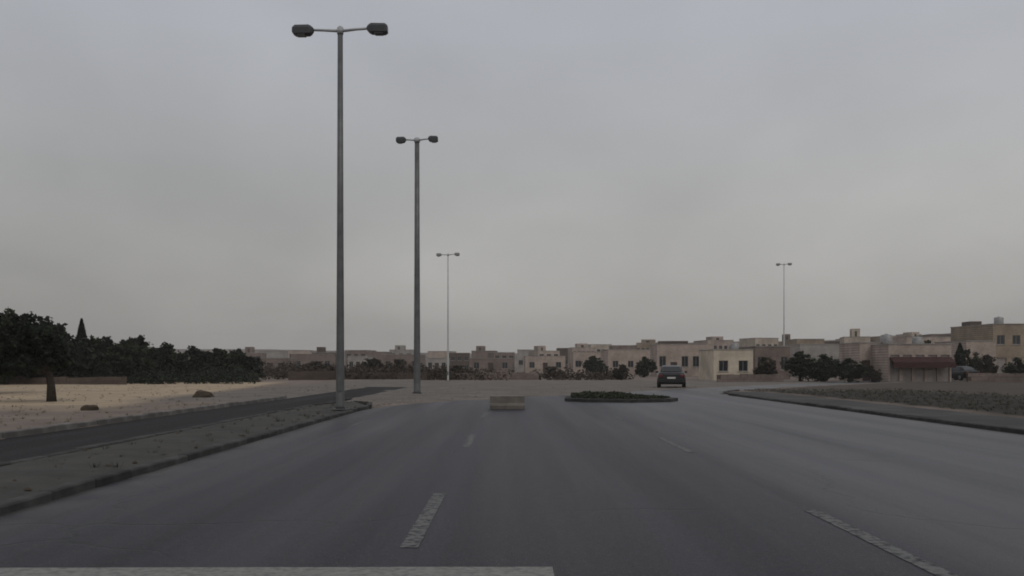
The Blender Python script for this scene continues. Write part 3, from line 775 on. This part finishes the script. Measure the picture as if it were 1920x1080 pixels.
# ------------------------------------------------------------------ lamp posts
def lamp_post(x, y, H, half, label, r0=.115, r1=.078, dz=(0.0, .05), steel='galv', head='lampblack'):
    zb = .10 if (y < 34 and x < 0) else gz(x, y)
    p = tag(empty('lamp_post', (x, y, zb)), label, 'lamp post', 'twin-headed street lamp posts'); h = H - zb
    b_ = bmesh.new(); box(b_, -.24, .24, -.24, .24, 0, .035, .006); obj('base_plate', b_, M['galv'], p)
    for sx in (-1, 1):
        for sy in (-1, 1):
            b_ = bmesh.new(); tube(b_, [(sx*.18, sy*.18, .035), (sx*.18, sy*.18, .09)], .022, 6); obj('bolt', b_, M['galv'], p)
    b_ = bmesh.new(); tube(b_, [(0,0,.03), (0,0,.12), (0,0,.9), (0,0,h*.5), (0,0,h)], [r0*1.25, r0*1.12, r0*1.06, (r0+r1)/2, r1], 14); obj('pole', b_, M[steel], p)
    b_ = bmesh.new(); box(b_, -.055, .055, -r0*1.2, -r0*.9, .55, .95, .006); obj('access_door', b_, M['galv'], p)
    b_ = bmesh.new(); tube(b_, [(0,0,h-.10), (0,0,h+.10)], [r1*1.25, r1*1.2], 12); tube(b_, [(0,0,h+.1), (0,0,h+.15)], [r1*1.1, .02], 12); obj('collar', b_, M['galvdark'], p)
    hl = .62 if half > 1.2 else .5
    for s, d in ((-1, dz[0]), (1, dz[1])):
        b_ = bmesh.new(); tube(b_, [(s*r1*.8, 0, h), (s*(half-hl)*.6, 0, h+.02+d*.6), (s*(half-hl+.12), 0, h+.03+d)], [.045, .04, .036], 10); obj('arm', b_, M['galvdark'], p)
        # lantern: tapered shell, deeper at the lens end
        b_ = bmesh.new(); rings = []
        for t_, wdt, up, dn in ((0, .06, .05, -.05), (.10, .12, .10, -.11), (.22, .165, .13, -.14), (.88, .175, .12, -.15), (1.0, .14, .07, -.11)):
            xx = s*(half-hl + hl*t_)
            rings.append([b_.verts.new((xx, yy, h+.03+d+zz)) for yy, zz in ((-wdt, dn), (-wdt, up*.3), (-wdt*.6, up), (wdt*.6, up), (wdt, up*.3), (wdt, dn))])
        for a, b in zip(rings, rings[1:]):
            for k in range(6): b_.faces.new((a[k], a[(k+1) % 6], b[(k+1) % 6], b[k]))
        b_.faces.new(rings[0]); b_.faces.new(rings[-1]); bmesh.ops.recalc_face_normals(b_, faces=b_.faces)
        hd = obj('lamp_head', b_, M[head], p)
        b_ = bmesh.new(); xa, xb = sorted((s*(half-hl*.62), s*(half-hl*.2))); box(b_, xa, xb, -.13, .13, h+d-.155, h+d-.112, .01); obj('lens', b_, M['lens'], hd)
    return p
D = 27.2; lamp_post(PX(638, D), D, PZ(58, D), 1.42, 'tallest and nearest twin-armed lamp post standing in the kerbed median')
D = 46.0; lamp_post(PX(782, D), D, PZ(263, D), 1.06, 'second twin-armed lamp post, shorter in view, right of the nearest one', .16, .12)
D = 86.0; lamp_post(PX(840, D), D, PZ(478, D), 1.1, 'farthest twin-armed lamp post, faint and small, right of the second one', .085, .055, steel='galvhaze', head='headhaze')
D = 112.; lamp_post(PX(1470, D), D, PZ(496, D), .95, 'slender faint lamp post rising behind the buildings beside the dark trees', .085, .055, steel='galvhaze', head='headhaze')

# ------------------------------------------------------------------ cars
def loft(bm_, secs, close=True):
    rings = [[bm_.verts.new(p) for p in s] for s in secs]
    n = len(rings[0])
    for a, b in zip(rings, rings[1:]):
        for k in range(n):
            f = bm_.faces.new((a[k], a[(k+1) % n], b[(k+1) % n], b[k])); f.smooth = True
    if close: bm_.faces.new(rings[0]); bm_.faces.new(rings[-1])
    bmesh.ops.recalc_face_normals(bm_, faces=bm_.faces)
def car(x, y, rz, paint, label):
    c = tag(empty('car', (x, y, .012 if abs(x) < 12 else gz(x, y)), rz), label, 'car')
    # stations from tail (-y) to nose (+y): y, half width, sill, shoulder, deck height
    st = [(-2.18, .74, .42, .70, .86), (-2.10, .83, .30, .78, .98), (-1.75, .87, .24, .82, 1.02), (-1.1, .89, .22, .84, .99), (0, .89, .21, .84, .95), (1.0, .88, .22, .82, .94), (1.6, .86, .24, .76, .86), (2.05, .80, .28, .66, .74), (2.2, .68, .38, .56, .62)]
    b_ = bmesh.new()
    loft(b_, [[(-w*.9, yy, lo), (-w, yy, lo+.12), (-w, yy, sh), (-w*.93, yy, dk-.03), (-w*.8, yy, dk), (w*.8, yy, dk), (w*.93, yy, dk-.03), (w, yy, sh), (w, yy, lo+.12), (w*.9, yy, lo)] for yy, w, lo, sh, dk in st])
    obj('body', b_, paint, c)
    b_ = bmesh.new(); cs = [(-1.72, .74, .97, 1.02), (-1.15, .74, .95, 1.36), (-.7, .73, .94, 1.45), (.1, .73, .93, 1.46), (.55, .74, .93, 1.38), (1.28, .76, .90, .96)]
    loft(b_, [[(-w, yy, z0), (-w*.97, yy, z0+(z1-z0)*.3), (-w*.80, yy, z1-.05*(z1-z0)), (-w*.66, yy, z1), (w*.66, yy, z1), (w*.80, yy, z1-.05*(z1-z0)), (w*.97, yy, z0+(z1-z0)*.3), (w, yy, z0)] for yy, w, z0, z1 in cs])
    obj('cabin', b_, paint, c)
    b_ = bmesh.new()                                   # rear and front screens follow the cabin slope
    for (ya, za, wa), (yb, zb_, wb) in (((-1.67, 1.07, .62), (-1.20, 1.355, .52)), ((1.20, 1.02, .64), (.60, 1.385, .54))):
        dy = -.02 if ya < 0 else .02
        b2 = bmesh.new(); f = b2.faces.new([b2.verts.new(p) for p in ((-wa, ya+dy, za), (wa, ya+dy, za), (wb, yb+dy, zb_+.015), (-wb, yb+dy, zb_+.015))])
        g = bmesh.ops.extrude_face_region(b2, geom=[f]); bmesh.ops.translate(b2, vec=(0, -dy*.6, -.008), verts=[v for v in g['geom'] if isinstance(v, bmesh.types.BMVert)]); bmesh.ops.recalc_face_normals(b2, faces=b2.faces)
        obj('rear_window' if ya < 0 else 'windscreen', b2, M['carglass'], c)
    b_.free()
    for s in (-1, 1):
        for a, b in ((-1.02, -.1), (-.02, .68)):
            b2 = bmesh.new(); f = b2.faces.new([b2.verts.new(p) for p in ((s*.752, a-.15 if a < -.5 else a, 1.0), (s*.752, b+.2 if b > .5 else b, 1.0), (s*.625, b, 1.37), (s*.625, a, 1.37))])
            g = bmesh.ops.extrude_face_region(b2, geom=[f]); bmesh.ops.translate(b2, vec=(-s*.012, 0, 0), verts=[v for v in g['geom'] if isinstance(v, bmesh.types.BMVert)]); bmesh.ops.recalc_face_normals(b2, faces=b2.faces)
            obj('side_window', b2, M['carglass'], c)
        b2 = bmesh.new(); box(b2, min(s*.56, s*.80), max(s*.56, s*.80), -2.20, -2.06, .70, .86, .02); obj('tail_light', b2, M['taillight'], c)
        b2 = bmesh.new(); box(b2, min(s*.50, s*.76), max(s*.50, s*.76), 2.02, 2.17, .54, .66, .03); obj('headlight', b2, M['lens'], c)
        b2 = bmesh.new(); box(b2, min(s*.86, s*1.04), max(s*.86, s*1.04), .72, .86, .95, 1.09, .03); obj('wing_mirror', b2, paint, c)
        for yw in (-1.33, 1.36):
            b2 = bmesh.new(); tube(b2, [(s*.70, yw, .32), (s*.72, yw, .32), (s*.89, yw, .32), (s*.91, yw, .32)], [.28, .32, .32, .28], 18); wh = obj('wheel', b2, M['tyre'], c)
            b2 = bmesh.new(); tube(b2, [(s*.905, yw, .32), (s*.925, yw, .32)], [.20, .17], 14); obj('rim', b2, M['rim'], wh)
    b2 = bmesh.new(); box(b2, -.84, .84, -2.24, -2.05, .34, .56, .04); obj('bumper', b2, M['trim'], c)
    b2 = bmesh.new(); box(b2, -.26, .26, -2.215, -2.19, .60, .71, .005); obj('number_plate', b2, M['plate'], c)
    return c
car(10.55, 60, R(-10), M['carpaint'], 'dark saloon car driving away in the right-hand lane')
D = 92; car(PX(1797, D), D, R(12), M['carblack'], 'small black car parked in front of the cypress at the right')

# ------------------------------------------------------------------ traffic island with green cover
isl = [(2.1, 36.2), (2.9, 35.2), (4.6, 34.7), (6.2, 35.4), (6.7, 36.6), (6.0, 38.4), (4.6, 40.4), (3.2, 40.6), (2.3, 38.6)]
ti = tag(empty('traffic_island', (4.3, 37.5, 0)), 'small kerbed traffic island with low dark green cover where the road bends', 'traffic island')
cx, cy = 4.3, 37.5
b_ = bmesh.new(); vb = [b_.verts.new((x-cx, y-cy, -.03)) for x, y in isl]; vt = [b_.verts.new((x-cx, y-cy, .13)) for x, y in isl]; vi = [b_.verts.new(((x-cx)*.9, (y-cy)*.9, .135)) for x, y in isl]
n = len(isl)
for i in range(n):
    j = (i+1) % n; b_.faces.new((vb[i], vb[j], vt[j], vt[i])); b_.faces.new((vt[i], vt[j], vi[j], vi[i]))
obj('kerb_ring', b_, M['kerbdark'], ti)
b_ = bmesh.new(); b_.faces.new([b_.verts.new(((x-cx)*.9, (y-cy)*.9, .128)) for x, y in isl]); obj('soil', b_, M['median'], ti)
vs, fs = [], []; rnd = random.Random(77)
while len(fs) < 5200:
    x, y = rnd.uniform(2.1, 6.7), rnd.uniform(34.7, 40.6)
    inside = False
    for i in range(n):
        (xa, ya), (xb, yb) = isl[i], isl[(i+1) % n]
        if (ya > y) != (yb > y) and x < (xb-xa)*(y-ya)/(yb-ya) + xa: inside = not inside
    if not inside: continue
    hgt = (.22 if x < 4.9 else .10) * (.6 + .7*abs(nz(x, y, 1.4, 55)))
    leaf_quad(vs, fs, Vector(((x-cx)*.88, (y-cy)*.88, .12 + hgt*rnd.random())), .05, rnd)
me = bpy.data.meshes.new('ground_cover'); me.from_pydata([tuple(v) for v in vs], [], fs); me.materials.append(M['shrub'])
tag(obj('ground_cover', me, None, ti), kind='stuff')

# low concrete block on the dusty side of the bend
D = 29.6; cb = tag(empty('concrete_block', (PX(951, D), D, .012), .05), 'low grey-brown concrete block standing alone on the asphalt ahead', 'concrete block')
b_ = bmesh.new(); loft(b_, [[(xx, -.28, 0), (xx, -.28, .12), (xx, -.16, .20), (xx, -.12, .42), (xx, .12, .42), (xx, .16, .20), (xx, .28, .12), (xx, .28, 0)] for xx in (-.56, .56)])
for f in b_.faces: f.smooth = False
obj('block_body', b_, M['concdark'], cb)
b_ = bmesh.new(); box(b_, -.56, .56, -.10, .10, .42, .428); obj('pale_top', b_, M['concrete'], cb)  # paler sheet laid over the block's top

# ------------------------------------------------------------------ small things on the left verge
def rock(name, x, y, r, m, label, cat):
    b_ = bmesh.new(); bmesh.ops.create_icosphere(b_, subdivisions=3, radius=1)
    for v in b_.verts:
        d = 1 + .28*mnoise.noise(v.co*1.3 + Vector((x, y, 0))) + .1*mnoise.noise(v.co*4)
        v.co = Vector((v.co.x*r*1.2*d, v.co.y*r*.9*d, max(-.12*r, v.co.z*r*.75*d)))
    return tag(obj(name, b_, m, None, (x, y, gz(x, y)+.12*r*.5)), label, cat)
D = 38; rock('boulder', PX(382, D), D, .36, M['boulder'], 'dark brown boulder at the right end of the ochre field', 'boulder')
D = 26.5; rock('boulder', PX(168, D), D, .22, M['boulder'], 'small dark stone on the dirt in front of the ochre field', 'boulder')

def scatter(name, region, n, maker, m, label, cat, seed):
    rnd_ = random.Random(seed); vs, fs = [], []
    k = 0
    while k < n:
        p = region(rnd_)
        if p is None: continue
        maker(vs, fs, p, rnd_); k += 1
    me = bpy.data.meshes.new(name); me.from_pydata([tuple(v) for v in vs], [], fs); me.materials.append(m)
    return tag(obj(name, me), label, cat, kind='stuff')
def pebble(vs, fs, p, r_):
    s = r_.uniform(.012, .05) * (2.0 if r_.random() < .06 else 1); i = len(vs)
    for dx, dy, dz in ((1,0,0), (0,1,0), (-1,0,0), (0,-1,0), (0,0,.8), (0,0,-.5)):
        vs.append(p + Vector((dx*s*r_.uniform(.6, 1.3), dy*s*r_.uniform(.6, 1.3), dz*s*r_.uniform(.6, 1.1))))
    for a, b in ((0,1), (1,2), (2,3), (3,0)): fs.append((i+a, i+b, i+4)); fs.append((i+b, i+a, i+5))
def tuft(vs, fs, p, r_):
    h = r_.uniform(.03, .13)
    for k in range(9):
        a = r_.uniform(0, 2*math.pi); d = Vector((math.cos(a), math.sin(a), 0)); q = p + d*r_.uniform(0, .06); i = len(vs); s = Vector((-d.y, d.x, 0))*.006
        vs.extend([q-s, q+s, q + d*r_.uniform(.02, .10) + Vector((0, 0, h*r_.uniform(.6, 1.1)))]); fs.append((i, i+1, i+2))
def reg_left(r_):
    y = 12 + 50*r_.random()**1.5; x = OPP_L - .3 - r_.random()**1.3*(y*.62 - 8); return Vector((x, y, gz(x, y))) if x < OPP_L-.25 else None
def reg_median(r_):
    y = r_.uniform(3, 33); x = r_.uniform(OPP_R+.25, LEFT-.25); return Vector((x, y, .085))
def reg_right(r_):
    y = 15 + 40*r_.random(); x = r_.uniform(13.3, 21 + y*.05); return Vector((x, y, gz(x, y)))
def reg_bend(r_):
    y = 31 + 34*r_.random(); x = r_.uniform(-6.5, left_at(y)-.2); return Vector((x, y, gz(x, y))) if x < left_at(y)-.2 else None
scatter('loose_stones', reg_left, 700, pebble, M['stone'], 'loose stones scattered over the dirt on the left', 'stones', 1)
scatter('bend_gravel', reg_bend, 1600, pebble, M['stone'], 'loose gravel on the dusty ground beside the bend', 'gravel', 2)
scatter('median_gravel', reg_median, 180, pebble, M['boulder'], 'small stones lying on the kerbed median', 'gravel', 3)
scatter('dry_grass', reg_left, 380, tuft, M['drygrass'], 'dry straw-coloured grass tufts on the left field', 'grass', 4)
scatter('median_grass', reg_median, 90, tuft, M['greengrass'], 'thin dull weeds growing on the median', 'weeds', 5)
scatter('verge_grass', reg_right, 1800, tuft, M['greengrass'], 'dull olive grass on the right-hand verge', 'grass', 6)

# ------------------------------------------------------------------ haze
bm = bmesh.new(); box(bm, -1300, 1300, -280, 1300, -6, 46)
hz = obj('haze', bm); hm = bpy.data.materials.new('haze_air'); hm.use_nodes = True; t = hm.node_tree; t.nodes.clear()
o_ = t.nodes.new('ShaderNodeOutputMaterial'); pv = t.nodes.new('ShaderNodeVolumePrincipled')
pv.inputs['Color'].default_value = (.93, .91, .89, 1); pv.inputs['Density'].default_value = .00042; pv.inputs['Anisotropy'].default_value = .2
t.links.new(pv.outputs[0], o_.inputs['Volume']); hz.data.materials.append(hm); tag(hz, kind='stuff')
